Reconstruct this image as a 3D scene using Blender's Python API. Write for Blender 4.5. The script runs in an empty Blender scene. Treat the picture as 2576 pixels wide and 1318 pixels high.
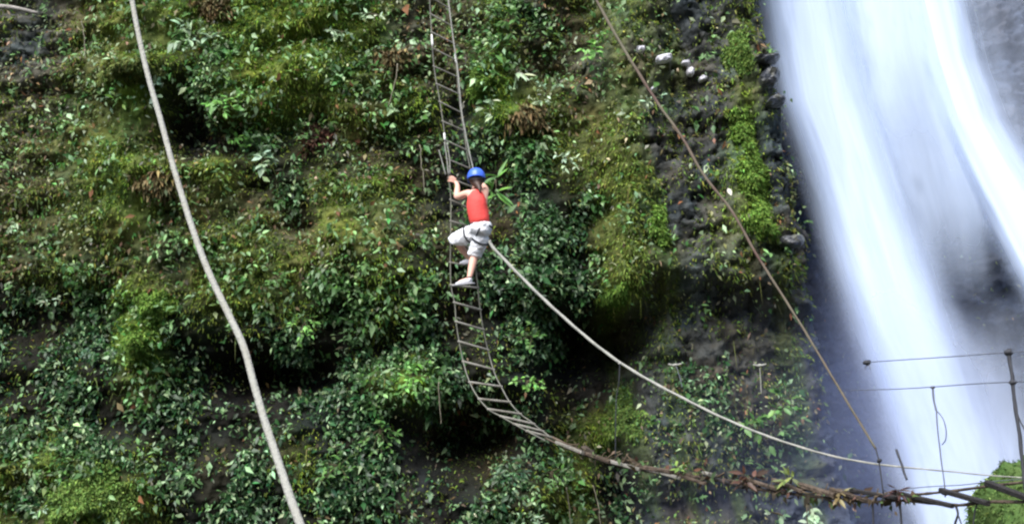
import bpy, bmesh, math, random
import numpy as np
from mathutils import Vector, Matrix
R = math.radians
random.seed(7)
rng = np.random.default_rng(11)
S = bpy.context.scene
col = S.collection

# ------------------------------------------------------------------ camera
PITCH, ROLL, LENS, CAM = R(9.0), R(6.0), 42.93, Vector((0, 0, 3.0))
F = Vector((0, math.cos(PITCH), math.sin(PITCH)))
U0 = Vector((0, -math.sin(PITCH), math.cos(PITCH)))
R0 = Vector((1, 0, 0))
RV = R0*math.cos(ROLL) - U0*math.sin(ROLL)
UV = U0*math.cos(ROLL) + R0*math.sin(ROLL)
cam = bpy.data.cameras.new('camera')
cam.lens = LENS; cam.sensor_width = 36; cam.clip_end = 500; cam.clip_start = 0.05
co = bpy.data.objects.new('camera', cam); col.objects.link(co)
co.matrix_world = Matrix(((RV.x, UV.x, -F.x, CAM.x), (RV.y, UV.y, -F.y, CAM.y), (RV.z, UV.z, -F.z, CAM.z), (0, 0, 0, 1)))
S.camera = co
FPX = LENS/36*2576

def P(u, v, y):
    """the point of the place seen at (u, v) of the 2576x1318 photograph, y metres out"""
    d = F + RV*((u-1288)/FPX) + UV*((659-v)/FPX)
    return CAM + d*(y/d.y)

# ------------------------------------------------------------------ light
SUN_EL, SUN_AZ = R(53), R(200)        # azimuth clockwise from +Y: behind and left of the camera
w = bpy.data.worlds.new("World"); S.world = w; w.use_nodes = True
nt = w.node_tree
sky = nt.nodes.new('ShaderNodeTexSky'); sky.sky_type = 'NISHITA'; sky.sun_disc = False
sky.sun_elevation = SUN_EL; sky.sun_rotation = SUN_AZ
sky.air_density = 1.0; sky.dust_density = 2.2; sky.ozone_density = 2.0
bg = nt.nodes['Background']; bg.inputs['Strength'].default_value = 0.105
nt.links.new(sky.outputs[0], bg.inputs['Color'])
sl = bpy.data.lights.new('sun', 'SUN'); sl.energy = 4.2; sl.angle = R(55); sl.color = (1.0, 0.985, 0.95)
so = bpy.data.objects.new('sun', sl); col.objects.link(so)
sd = Vector((math.sin(SUN_AZ)*math.cos(SUN_EL), math.cos(SUN_AZ)*math.cos(SUN_EL), math.sin(SUN_EL)))
so.rotation_euler = (-sd).to_track_quat('-Z', 'Y').to_euler()
S.view_settings.view_transform = 'Standard'; S.view_settings.look = 'None'
S.view_settings.exposure = 0.86; S.view_settings.gamma = 1
S.render.engine = 'CYCLES'
S.cycles.transparent_max_bounces = 24; S.cycles.max_bounces = 5; S.cycles.diffuse_bounces = 3
S.cycles.glossy_bounces = 2; S.cycles.transmission_bounces = 3; S.cycles.volume_bounces = 1
S.cycles.filter_width = 2.3
S.cycles.use_denoising = True
S.cycles.caustics_reflective = False; S.cycles.caustics_refractive = False

# ------------------------------------------------------------------ materials
def mat(name, base, rough=0.7, spec=0.5, noise=0.0, nscale=8.0, bump=0.0, bscale=30.0, attr=None, trans=0.0, metal=0.0, second=None):
    m = bpy.data.materials.new(name); m.use_nodes = True
    n = m.node_tree.nodes; l = m.node_tree.links
    b = n['Principled BSDF']
    b.inputs['Roughness'].default_value = rough
    b.inputs['Specular IOR Level'].default_value = spec
    b.inputs['Metallic'].default_value = metal
    tc = n.new('ShaderNodeTexCoord')
    if attr:
        a = n.new('ShaderNodeAttribute'); a.attribute_name = attr; csock = a.outputs['Color']
    else:
        rgb = n.new('ShaderNodeRGB'); rgb.outputs[0].default_value = (*base, 1); csock = rgb.outputs[0]
    if noise > 0:
        nz = n.new('ShaderNodeTexNoise'); nz.inputs['Scale'].default_value = nscale; nz.inputs['Detail'].default_value = 6
        nz.inputs['Roughness'].default_value = 0.65
        l.new(tc.outputs['Object'], nz.inputs['Vector'])
        if second:
            rp = n.new('ShaderNodeValToRGB'); rp.color_ramp.elements[0].position = .42; rp.color_ramp.elements[1].position = .62
            l.new(nz.outputs[0], rp.inputs[0])
            mx = n.new('ShaderNodeMixRGB'); mx.inputs[2].default_value = (*second, 1)
            l.new(rp.outputs[0], mx.inputs[0]); l.new(csock, mx.inputs[1]); csock = mx.outputs[0]
        mr = n.new('ShaderNodeMapRange'); mr.inputs[1].default_value = .25; mr.inputs[2].default_value = .75
        mr.inputs[3].default_value = 1-noise; mr.inputs[4].default_value = 1+noise
        l.new(nz.outputs[0], mr.inputs[0])
        mu = n.new('ShaderNodeVectorMath'); mu.operation = 'SCALE'
        l.new(csock, mu.inputs[0]); l.new(mr.outputs[0], mu.inputs['Scale']); csock = mu.outputs[0]
    l.new(csock, b.inputs['Base Color'])
    if bump > 0:
        bz = n.new('ShaderNodeTexNoise'); bz.inputs['Scale'].default_value = bscale; bz.inputs['Detail'].default_value = 8
        l.new(tc.outputs['Object'], bz.inputs['Vector'])
        bp = n.new('ShaderNodeBump'); bp.inputs['Strength'].default_value = bump; bp.inputs['Distance'].default_value = .06
        l.new(bz.outputs[0], bp.inputs['Height']); l.new(bp.outputs[0], b.inputs['Normal'])
    if trans > 0:
        t = n.new('ShaderNodeBsdfTranslucent'); l.new(csock, t.inputs['Color'])
        ms = n.new('ShaderNodeMixShader'); ms.inputs[0].default_value = trans
        l.new(b.outputs[0], ms.inputs[1]); l.new(t.outputs[0], ms.inputs[2])
        l.new(ms.outputs[0], n['Material Output'].inputs['Surface'])
    return m

M = {
 'cliff': mat('cliff_rock', None, .8, .14, .45, 5.0, .9, 9.0, attr='Col'),
 'leaf': mat('leaf', None, .43, .42, .15, 12, attr='Col', trans=.18),
 'moss': mat('moss', None, .8, .25, .2, 6, attr='Col', trans=.22),
 'stem': mat('stem', (.09, .075, .045), .7, .3, .3, 20),
 'vine': mat('vine', (.22, .20, .15), .8, .2, .35, 14),
 'deadwood': mat('deadwood', (.26, .24, .22), .8, .3, .4, 9, .5, 40),
 'ground': mat('ground_gravel', (.06, .058, .05), .85, .3, .5, 3, .8, 12),
 'white_rope': mat('white_rope', (.33, .33, .30), .85, .1, .25, 7, .5, 60, second=(.24, .235, .205)),
 'grey_rope': mat('grey_rope', (.30, .30, .27), .8, .2, .25, 15, .4, 90),
 'tan_rope': mat('tan_rope', (.13, .12, .085), .8, .2, .25, 1.2, .4, 80, second=(.085, .052, .045)),
 'ladder_rope': mat('ladder_rope', (.20, .20, .165), .8, .2, .3, 6, second=(.10, .10, .09)),
 'rung': mat('rung_wood', (.27, .26, .23), .6, .4, .35, 5, .3, 50, second=(.12, .11, .09)),
 'twig': mat('twig', (.10, .075, .05), .8, .2, .4, 8),
 'tape': mat('tape', (.8, .8, .78), .5, .4, .08, 20),
 'dark_rope': mat('dark_rope', (.035, .037, .045), .7, .3, .3, 20),
 'wire': mat('wire', (.10, .11, .14), .5, .5, .2, 20),
 'plank': mat('plank', (.022, .020, .020), .7, .35, .4, 12, .4, 40),
 'old_log': mat('old_log', (.055, .040, .030), .8, .3, .45, 7, .6, 30, second=(.10, .075, .055)),
 'skin': mat('skin', (.70, .40, .31), .5, .4, .06, 6),
 'tank': mat('red_tank', (.78, .085, .075), .8, .2, .10, 14, .2, 30),
 'shorts': mat('white_cotton', (.82, .83, .87), .85, .2, .06, 10, .35, 14),
 'helmet': mat('blue_helmet', (.06, .15, .72), .3, .5, .05, 6),
 'black': mat('black_webbing', (.015, .016, .022), .7, .3, .2, 20),
 'hair': mat('dark_hair', (.05, .026, .018), .5, .4, .3, 60),
 'shoe': mat('shoe_cloth', (.62, .62, .66), .7, .3, .08, 25),
 'sole': mat('shoe_sole', (.30, .30, .32), .7, .3, .1, 25),
 'stone': mat('pale_stone', (.58, .57, .62), .7, .4, .3, 9, .5, 16),
 'darkstone': mat('dark_wet_stone', (.05, .055, .07), .35, .5, .5, 7, .7, 12, second=(.10, .10, .08)),
 'face': mat('face_dark', (.03, .02, .02), .4, .5, .05, 6),
}

# ------------------------------------------------------------------ mesh helpers
def tag(o, label=None, cat=None, group=None, kind=None):
    if label: o['label'] = label
    if cat: o['category'] = cat
    if group: o['group'] = group
    if kind: o['kind'] = kind
    return o

def empty(name, loc):
    o = bpy.data.objects.new(name, None); o.location = loc; col.objects.link(o); o.empty_display_size = .1
    return o

class MB:
    def __init__(s): s.v = []; s.f = []
    def tube(s, pts, rad, seg=8, caps=True, twist=0.0):
        pts = [Vector(p) for p in pts]; n = len(pts)
        if not hasattr(rad, '__len__'): rad = [rad]*n
        b0 = len(s.v); ref = None
        for i, p in enumerate(pts):
            t = (pts[min(i+1, n-1)] - pts[max(i-1, 0)]).normalized()
            if ref is None:
                ref = t.orthogonal().normalized()
            ref = (ref - t*ref.dot(t)).normalized(); bi = t.cross(ref)
            for k in range(seg):
                a = 2*math.pi*k/seg
                r = rad[i]
                if twist: r *= 1 + .16*math.cos(3*(a) - twist*i)
                s.v.append(p + ref*(math.cos(a)*r) + bi*(math.sin(a)*r))
        for i in range(n-1):
            for k in range(seg):
                a = b0+i*seg+k; b = b0+i*seg+(k+1) % seg
                s.f.append((a, b, b+seg, a+seg))
        if caps:
            s.f.append(tuple(b0+k for k in range(seg))[::-1]); s.f.append(tuple(b0+(n-1)*seg+k for k in range(seg)))
        return s
    def bar(s, a, b, wx, wz, up=(0, 0, 1), bev=.18):
        """a chamfered eight-sided board from a to b"""
        a = Vector(a); b = Vector(b); t = (b-a).normalized(); x = t.cross(Vector(up)).normalized(); z = x.cross(t)
        k = bev*min(wx, wz)
        prof = [(wx/2, wz/2-k), (wx/2-k, wz/2), (-wx/2+k, wz/2), (-wx/2, wz/2-k), (-wx/2, -wz/2+k), (-wx/2+k, -wz/2), (wx/2-k, -wz/2), (wx/2, -wz/2+k)]
        b0 = len(s.v)
        for q in (a, b):
            for px, pz in prof: s.v.append(q + x*px + z*pz)
        for i in range(8):
            j = (i+1) % 8; s.f.append((b0+i, b0+j, b0+8+j, b0+8+i))
        s.f.append(tuple(b0+i for i in range(8))[::-1]); s.f.append(tuple(b0+8+i for i in range(8)))
        return s
    def ball(s, c, r, n=8, m=6, jit=0.0, scale=(1, 1, 1)):
        b0 = len(s.v); c = Vector(c)
        for i in range(m+1):
            th = math.pi*i/m
            for k in range(n):
                a = 2*math.pi*k/n; q = r*(1+random.uniform(-jit, jit))
                s.v.append(c + Vector((math.sin(th)*math.cos(a)*q*scale[0], math.sin(th)*math.sin(a)*q*scale[1], math.cos(th)*q*scale[2])))
        for i in range(m):
            for k in range(n):
                s.f.append((b0+i*n+k, b0+(i+1)*n+k, b0+(i+1)*n+(k+1) % n, b0+i*n+(k+1) % n))
        return s
    def build(s, name, material, parent=None, smooth=True, loc=None):
        me = bpy.data.meshes.new(name)
        org = Vector(loc) if loc is not None else (parent.matrix_basis.translation if parent is not None and parent.parent is None else Vector((0, 0, 0)))
        me.from_pydata([tuple(Vector(q)-org) for q in s.v], [], s.f); me.update()
        if smooth: me.polygons.foreach_set('use_smooth', [True]*len(me.polygons))
        me.materials.append(material)
        o = bpy.data.objects.new(name, me); col.objects.link(o)
        if parent is not None: o.parent = parent
        elif loc is not None: o.location = org
        return o

def smooth_path(pts, n=8):
    """Catmull-Rom through points"""
    pts = [Vector(p) for p in pts]; out = []
    for i in range(len(pts)-1):
        p0 = pts[max(i-1, 0)]; p1 = pts[i]; p2 = pts[i+1]; p3 = pts[min(i+2, len(pts)-1)]
        for k in range(n):
            t = k/n
            out.append(.5*((2*p1) + (p2-p0)*t + (2*p0-5*p1+4*p2-p3)*t*t + (3*p1-p0-3*p2+p3)*t**3))
    out.append(pts[-1]); return out

def np_mesh(name, V, tri, colr, material, parent=None, loc=None, smooth=False):
    """one mesh object from numpy arrays: V (n,3), tri (m,3), colour per vertex"""
    org = np.array(loc if loc is not None else (0, 0, 0), dtype=np.float64)
    V = (V-org).astype(np.float32)
    me = bpy.data.meshes.new(name)
    me.vertices.add(len(V)); me.vertices.foreach_set('co', V.ravel())
    k = tri.shape[1]
    me.loops.add(tri.size); me.loops.foreach_set('vertex_index', tri.ravel().astype(np.int32))
    me.polygons.add(len(tri))
    me.polygons.foreach_set('loop_start', np.arange(0, tri.size, k, dtype=np.int32))
    if smooth: me.polygons.foreach_set('use_smooth', np.ones(len(tri), dtype=bool))
    if colr is not None:
        a = me.attributes.new('Col', 'FLOAT_COLOR', 'POINT')
        a.data.foreach_set('color', np.concatenate([colr, np.ones((len(V), 1))], 1).astype(np.float32).ravel())
    me.update(calc_edges=True)
    me.materials.append(material)
    o = bpy.data.objects.new(name, me); col.objects.link(o)
    if parent is not None: o.parent = parent
    elif loc is not None: o.location = org
    return o

def norm(a): return a/np.maximum(np.linalg.norm(a, axis=-1, keepdims=True), 1e-9)

def leaf_arrays(pos, tip, nrm, L, W, colr, fold=.25, curl=.25, big=False):
    """leaf blades: pos/tip/nrm (n,3), L/W (n,), colr (n,3)"""
    t = norm(tip); nn = norm(nrm - t*np.sum(nrm*t, 1, keepdims=True)); s = np.cross(t, nn)
    L = L[:, None]; W = W[:, None]
    n = len(pos)
    if big:
        pts = [(0, 0, 0), (-.42, .30, fold*.5), (.42, .30, fold*.5), (-.38, .62, fold*.35), (.38, .62, fold*.35), (0, 1, -curl), (0, .32, 0), (0, .66, -curl*.35)]
        tr = [(0, 6, 1), (0, 2, 6), (6, 3, 1), (6, 7, 3), (6, 2, 4), (6, 4, 7), (7, 5, 3), (7, 4, 5)]
    else:
        pts = [(0, 0, 0), (-.45, .42, fold*.5), (.45, .42, fold*.5), (0, 1, -curl), (0, .48, 0)]
        tr = [(0, 2, 4), (2, 3, 4), (3, 1, 4), (1, 0, 4)]
    K = len(pts)
    V = np.empty((n, K, 3)); C = np.empty((n, K, 3))
    for k, (a, b, c) in enumerate(pts):
        V[:, k] = pos + s*(a*W) + t*(b*L) + nn*(c*(W if k not in (len(pts)-1,) else L))
        C[:, k] = colr
    T = (np.arange(n)[:, None, None]*K + np.array(tr)[None]).reshape(-1, 3)
    return V.reshape(-1, 3), T, C.reshape(-1, 3)

def blade_arrays(pos, tip, side, L, W, colr, droop=.25):
    t = norm(tip); s = norm(side - t*np.sum(side*t, 1, keepdims=True))
    n = len(pos); V = np.empty((n, 5, 3)); L = L[:, None]; W = W[:, None]
    mid = pos + t*L*.55; end = pos + t*L + np.array([0, 0, -1.])*L*droop
    V[:, 0] = pos - s*W*.4; V[:, 1] = pos + s*W*.4; V[:, 2] = mid - s*W*.5; V[:, 3] = mid + s*W*.5; V[:, 4] = end
    T = (np.arange(n)[:, None, None]*5 + np.array([(0, 1, 3), (0, 3, 2), (2, 3, 4)])[None]).reshape(-1, 3)
    return V.reshape(-1, 3), T, np.repeat(colr, 5, 0)

def join_arrays(lst):
    Vs, Ts, Cs, o = [], [], [], 0
    for V, T, C in lst:
        Vs.append(V); Ts.append(T+o); Cs.append(C); o += len(V)
    return np.concatenate(Vs), np.concatenate(Ts), np.concatenate(Cs)

# ------------------------------------------------------------------ noise
_tab = rng.random((256, 256))
def vnoise(x, y):
    xi = np.floor(x).astype(int); yi = np.floor(y).astype(int); fx = x-xi; fy = y-yi
    fx = fx*fx*(3-2*fx); fy = fy*fy*(3-2*fy)
    g = lambda a, b: _tab[a & 255, b & 255]
    return (g(xi, yi)*(1-fx)+g(xi+1, yi)*fx)*(1-fy) + (g(xi, yi+1)*(1-fx)+g(xi+1, yi+1)*fx)*fy
def fbm(x, y, o=5, gain=.5, off=0.0):
    s = 0; a = 1; t = 0
    for i in range(o):
        s = s + a*(vnoise(x*2**i+off+i*17.3, y*2**i+off*1.7+i*9.1)-.5); t += a; a *= gain
    return 2*s/t
def sst(a, b, x):
    t = np.clip((x-a)/(b-a), 0, 1); return t*t*(3-2*t)

# ------------------------------------------------------------------ the cliff face
YC = 18.5                              # the mean distance of the cliff
# what grows where, in cells about 0.6 m wide across the face
# m moss, M bright moss, o olive moss, b brown soil, r grey rock, l dark glossy leaves, L lush leaves, d hollow of dark soil with shade painted in, w wet blue rock
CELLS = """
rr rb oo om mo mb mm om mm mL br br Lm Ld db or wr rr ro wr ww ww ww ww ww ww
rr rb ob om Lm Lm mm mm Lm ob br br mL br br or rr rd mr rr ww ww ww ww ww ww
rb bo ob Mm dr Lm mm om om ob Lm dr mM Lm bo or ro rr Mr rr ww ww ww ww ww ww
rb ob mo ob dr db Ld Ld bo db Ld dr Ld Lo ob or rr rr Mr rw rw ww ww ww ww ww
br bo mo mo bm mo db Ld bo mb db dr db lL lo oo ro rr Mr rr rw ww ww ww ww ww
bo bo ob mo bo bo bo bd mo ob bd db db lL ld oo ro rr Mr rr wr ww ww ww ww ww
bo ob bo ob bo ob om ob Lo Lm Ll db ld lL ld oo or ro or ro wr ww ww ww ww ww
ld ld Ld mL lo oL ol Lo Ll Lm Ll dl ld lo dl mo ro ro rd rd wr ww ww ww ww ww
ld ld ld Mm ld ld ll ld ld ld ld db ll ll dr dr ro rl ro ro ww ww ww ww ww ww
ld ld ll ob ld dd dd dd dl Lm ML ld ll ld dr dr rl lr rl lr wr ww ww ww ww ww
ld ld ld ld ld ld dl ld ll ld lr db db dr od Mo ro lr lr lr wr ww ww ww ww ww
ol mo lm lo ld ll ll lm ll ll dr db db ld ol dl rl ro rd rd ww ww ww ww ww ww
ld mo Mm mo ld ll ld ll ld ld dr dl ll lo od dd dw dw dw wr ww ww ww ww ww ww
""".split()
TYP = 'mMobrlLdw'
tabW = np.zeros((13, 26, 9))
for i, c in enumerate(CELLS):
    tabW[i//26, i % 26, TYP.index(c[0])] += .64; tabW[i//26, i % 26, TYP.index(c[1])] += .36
PO, PX, PZ = P(1288, 659, YC), None, None
def plane_uv(x, z):
    """the cell coordinates of a point of the mean cliff plane"""
    d = np.stack([x-CAM.x, np.full_like(x, YC-CAM.y), z-CAM.z], -1)
    dep = d@np.array(F); return 1288 + d@np.array(RV)/dep*FPX, 659 - d@np.array(UV)/dep*FPX
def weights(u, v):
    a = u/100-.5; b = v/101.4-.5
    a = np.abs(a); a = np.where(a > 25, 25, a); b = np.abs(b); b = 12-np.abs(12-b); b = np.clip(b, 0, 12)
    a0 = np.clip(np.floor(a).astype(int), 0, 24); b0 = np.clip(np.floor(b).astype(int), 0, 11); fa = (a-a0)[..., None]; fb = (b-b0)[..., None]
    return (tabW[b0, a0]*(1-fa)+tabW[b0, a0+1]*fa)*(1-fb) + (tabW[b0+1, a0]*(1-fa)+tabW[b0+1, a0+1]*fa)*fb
def warp(x, z, amp=55):
    u, v = plane_uv(x, z)
    return u + amp*fbm(x*1.3, z*1.3, 5, .6, 3.1), v + amp*fbm(x*1.3, z*1.3, 5, .6, 57.7)

X0, X1, Z0, Z1, ST = -13.0, 13.0, -0.6, 13.5, 0.035
gx = np.arange(X0, X1, ST); gz = np.arange(Z0, Z1, ST)
GX, GZ = np.meshgrid(gx, gz)
def ell(u, v, cu, cv, ru, rv): return np.exp(-(((u-cu)/ru)**2+((v-cv)/rv)**2))
def relief(x, z):
    u, v = warp(x, z, 40); W = weights(u, v)
    D = np.array([-.18, -.30, -.08, .02, .05, .10, -.12, .62, .3])
    y = YC + W@D
    y = y + 2.6*sst(-10, 110, u - np.interp(v, [0, 250, 550, 700, 1000, 1300], [1890, 1930, 2005, 2035, 2100, 2150]) + 25*fbm(x*.5, z*2.5, 4, .5, 9.)) + .5*sst(2110, 2600, u)
    y = y - .45*sst(1500, 1580, u)*(1-sst(1960, 2000, u))*(1-sst(690, 760, v))
    y = y + 1.4*sst(1330, 1440, u)*sst(745, 800, v)*(1-sst(1560, 1700, u)*.8)
    y = y + 1.6*ell(u, v, 1180, 1100, 170, 80) + 1.25*ell(u, v, 650, 940, 190, 60) + .5*ell(u, v, 455, 300, 40, 55) + .5*ell(u, v, 1450, 830, 140, 70)
    y = y - .28*ell(u, v, 560, 210, 200, 70) - .5*ell(u, v, 330, 185, 120, 26) + .15*ell(u, v, 700, 320, 240, 45) - .2*ell(u, v, 900, 640, 300, 60)
    y = y - .35*ell(u, v, 430, 430, 180, 40) + .35*ell(u, v, 130, 800, 200, 60) + .5*ell(u, v, 1370, 160, 80, 60)
    pil = sst(1490, 1580, u)*(1-sst(1960, 2080, u))
    y = y + (1-.5*pil)*(.27*fbm(x*.55, z*.7, 5, .5, 21.) + .24*fbm(x*1.1, z*3.0, 5, .55, 5.)) + .16*fbm(x*4.5, z*5.5, 4, .6, 44.)
    y = y + pil*(.38*fbm((x+.12*z)*3.2, z*.35, 4, .55, 15.) + .10*fbm((x+.1*z)*8, z*1.5, 3, .5, 27.))
    y = y - .24*(1-pil)*(W[..., 0]+W[..., 1]+.7*W[..., 2])*np.clip(fbm(x*1.7, z*2.6, 4, .55, 61.)+.1, 0, 1)
    cr = np.abs(fbm(x*2.3, z*3.4, 4, .55, 83.))
    y = y + .16*(1-sst(0, .09, cr))*(W[..., 3]+W[..., 4]+.5*W[..., 8])
    blk = fbm(np.floor(x*2.6+1.2*fbm(x*1.5, z*1.5, 3, .5, 8.))*.77, np.floor(z*4.2+1.1*fbm(x*1.7, z*1.7, 3, .5, 2.))*.77, 2, .5, 33.)
    y = y + .20*blk*(W[..., 4]+W[..., 8]+.35*W[..., 3])
    # the face leans back a little higher up
    return y + .05*(z-6)
GY = relief(GX, GZ)
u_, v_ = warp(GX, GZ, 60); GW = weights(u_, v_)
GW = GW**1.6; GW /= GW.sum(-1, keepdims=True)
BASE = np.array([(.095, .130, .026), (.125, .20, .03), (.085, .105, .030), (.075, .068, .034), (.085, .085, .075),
                 (.013, .014, .010), (.022, .030, .014), (.011, .010, .009), (.038, .046, .068)])  # dark wet soil under leaves and in hollows, shade painted in to near black
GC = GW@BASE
tone = (1+.55*fbm(GX*3.2, GZ*3.8, 5, .65, 71.))[..., None]; warm = fbm(GX*1.9, GZ*1.9, 4, .6, 91.)[..., None]
strk = sst(.02, .35, fbm((GX+.12*GZ)*3.0, GZ*.3, 4, .55, 66.))*sst(1480, 1560, u_)*(1-sst(2050, 2120, u_))
wetz = (sst(1560, 1640, u_)*(1-sst(2060, 2130, u_)))[..., None]*GW[..., 4:5]
GC = GC*(1-wetz) + np.array([.048, .052, .052])*wetz
GC = GC*(1-.5*strk[..., None]) + np.array([.070, .105, .024])*.5*strk[..., None]
GC = np.clip(GC*tone*(1+warm*np.array([.35, .0, -.35])), .004, .8)
ny, nx = GX.shape
idx = np.arange(nx*ny).reshape(ny, nx)
quads = np.stack([idx[:-1, :-1], idx[:-1, 1:], idx[1:, 1:], idx[1:, :-1]], -1).reshape(-1, 4)
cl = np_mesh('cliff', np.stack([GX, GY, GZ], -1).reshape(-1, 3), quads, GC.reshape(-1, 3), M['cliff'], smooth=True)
tag(cl, 'steep mossy rock cliff face behind the climber', 'cliff', kind='structure')
DYX = np.gradient(GY, ST, axis=1); DYZ = np.gradient(GY, ST, axis=0)
def surf(x, z):
    i = np.clip(((x-X0)/ST).astype(int), 0, nx-1); j = np.clip(((z-Z0)/ST).astype(int), 0, ny-1)
    n = norm(np.stack([np.clip(DYX[j, i], -2, 2), -np.ones_like(x), np.clip(DYZ[j, i], -2, 2)], -1))
    return np.stack([x, GY[j, i], z], -1), n, GW[j, i]
def on_cliff(u, v):
    """where the sight line meets the face"""
    y = 15.5
    while y < 24:
        p = P(u, v, y); q = GY[min(max(int((p.z-Z0)/ST), 0), ny-1), min(max(int((p.x-X0)/ST), 0), nx-1)]
        if y >= q: break
        y += .02
    return p

# ground of the gorge: a bank under the camera and a dark pool at the foot of the cliff
gv = []; gf = []
xs = np.linspace(-150, 150, 61); ys = np.linspace(-120, 60, 61)
for j, yy in enumerate(ys):
    for i, xx in enumerate(xs):
        zz = 1.2*(1-float(sst(2.5, 8.0, np.array(yy)))) + .25*float(fbm(np.array(xx*.3), np.array(yy*.3)))
        gv.append((xx, yy, zz-.3)); 
for j in range(60):
    for i in range(60): gf.append((j*61+i, j*61+i+1, (j+1)*61+i+1, (j+1)*61+i))
g = MB(); g.v = gv; g.f = gf; tag(g.build('ground', M['ground']), 'gravel floor of the gorge', 'ground', kind='structure')

# unseen gorge wall added behind the camera to block low sky light
b = MB(); N = 60
for j in range(16):
    for i in range(N+1):
        a = -math.pi*.94 + math.pi*.88*i/N
        rr = 20 + 2.2*float(fbm(np.array(i*.35), np.array(j*.5), 4, .55, 12.)) + .12*j
        b.v.append(Vector((math.cos(a)*rr*1.15, math.sin(a)*rr, -.4 + j*1.05)))
for j in range(15):
    for i in range(N): b.f.append((j*(N+1)+i, j*(N+1)+i+1, (j+1)*(N+1)+i+1, (j+1)*(N+1)+i))
tag(b.build('sky_block_wall', mat('sky_block_rock', (.05, .055, .04), .85, .3, .5, .8, .8, 3, second=(.05, .085, .025))), 'unseen rock wall added behind the camera to block low sky light', 'cliff', kind='structure')

# ------------------------------------------------------------------ vegetation that covers the face
def pick(n, dens, seed_off, base=.55, gain=1.5, bare=0.):
    x = rng.uniform(-9.8, 9.2, n); z = rng.uniform(.2, 11.8, n)
    p, nr, W = surf(x, z)
    u, v = warp(x, z, 75); W2 = weights(u, v)
    pr = (.35*W+.65*W2)@np.array(dens)
    clump = fbm(x*2.1, z*2.1, 4, .6, seed_off)
    pr = pr*np.clip(base+gain*clump, .03, 1.6)*(1-bare*sst(1490, 1570, u)*(1-sst(900, 1000, v)))
    k = rng.random(n) < pr
    return p[k], nr[k], W[k], clump[k]
def var(base, n, amt=.35, hue=.18):
    b = np.array(base)[None]*np.exp(rng.normal(0, amt, (n, 1)))
    return np.clip(b*(1+rng.normal(0, hue, (n, 3))*np.array([1., .35, .8])), .004, .75)
def rnd(n): return rng.normal(0, 1, (n, 3))
OUT = np.array([0, -1., 0]); UP = np.array([0, 0, 1.])
#            m    M    o    b    r    l    L    d    w
# moss pelt: short soft blades
p, nr, W, cp = pick(620000, [1.0, 1.0, 1.0, .65, .20, .16, .30, .03, .012], 101.)
n = len(p); hm = W@np.array([.0, 1., .0, .0, .0, .0, .3, .0, .0]); ho = W@np.array([.08, 0, .55, .85, .8, .3, .1, .6, .3])
cc = var((.160, .245, .030), n, .40, .2)*(1-hm[:, None]) + var((.20, .34, .03), n, .3, .15)*hm[:, None]
cc = cc*(1-ho[:, None]) + var((.140, .180, .042), n, .4, .22)*ho[:, None]
V, T, C = blade_arrays(p - nr*.015, nr + .55*rnd(n) + np.array([0, -.2, -.35]), rnd(n), rng.uniform(.035, .10, n), rng.uniform(.012, .028, n), cc, .35)
tag(np_mesh('moss', V, T, C, M['moss']), 'green and olive moss pelt growing over the cliff', 'moss', kind='stuff')
# small creeping leaves: they stand off the rock in cushions with gaps between
def creepers(nc, dens, off, size, cols, hd, label, spread=.6, lift=.34):
    p, nr, W, cp = pick(nc, dens, off, .28, 2.8, .62)
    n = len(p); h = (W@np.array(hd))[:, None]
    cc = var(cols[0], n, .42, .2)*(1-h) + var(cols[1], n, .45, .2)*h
    k = rng.random(n) < .20; cc[k] = var(cols[2], k.sum(), .3, .1)  # some leaves paler: sky glints put into their colour
    L = rng.gamma(5.0, size/5, n)+.02
    q = p + nr*(np.abs(rng.normal(.04, .05, n)) + lift*np.clip(cp, 0, 1)*rng.random(n)**.5)[:, None]
    V, T, C = leaf_arrays(q, OUT*.5 - UP*.5 + spread*rnd(n), OUT*.70 + UP*.80 + .5*rnd(n), L, L*rng.uniform(.42, .62, n), cc)
    tag(np_mesh('foliage', V, T, C, M['leaf']), label, 'foliage', kind='stuff')
#            m    M    o    b    r    l    L    d    w
creepers(460000, [.12, .05, .10, .07, .05, 1.0, 1.0, .13, .003], 202., .072, [(.075, .170, .036), (.025, .070, .023), (.24, .36, .18)], [.1, .0, .2, .4, .5, 1., .40, 1, 1.], 'dark glossy creeping leaves covering the lower cliff')  # dark leaves, darkened further in colour for the dim lower cliff
creepers(150000, [.20, .08, .45, .30, .50, .05, .2, .05, .02], 505., .046, [(.125, .19, .045), (.12, .14, .055), (.24, .29, .17)], [.2, 0, .7, .8, .9, .6, .4, 1, 1], 'small grey-green leaves scattered over the rock and moss', .7, .12)
# sprigs: a few bigger leaves on a short stalk, hanging out of the cover
pc, nc_, Wc, cc_ = pick(7500, [.32, .12, .36, .25, .15, .35, .9, .12, .0], 606., .4, 1.8, .5)
V0, T0, C0 = [], [], []
for k in range(7):
    n = len(pc); ang = rng.normal(0, 1, (n, 3)); L = rng.uniform(.5, 1.25, n)*.115
    h = (Wc@np.array([.3, .2, .4, .5, .5, .8, .3, 1, 1.]))[:, None]
    base = np.array([[.15, .28, .09]])*(1-h) + np.array([[.085, .17, .065]])*h
    c3 = np.clip(base*np.exp(rng.normal(0, .35, (n, 1))), .01, .6)
    st = pc + OUT*rng.uniform(.08, .22, (n, 1)) + .05*ang
    b = leaf_arrays(st, OUT*.4 - UP*.45 + .7*rnd(n), OUT*.7 + UP*.8 + .35*rnd(n), L, L*rng.uniform(.3, .6, n), c3, .2, .15, big=True)
    V0.append(b)
V, T, C = join_arrays(V0)
tag(np_mesh('foliage', V, T, C, M['leaf']), 'larger mixed leaves hanging out of the cliff cover', 'foliage', kind='stuff')
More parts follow.
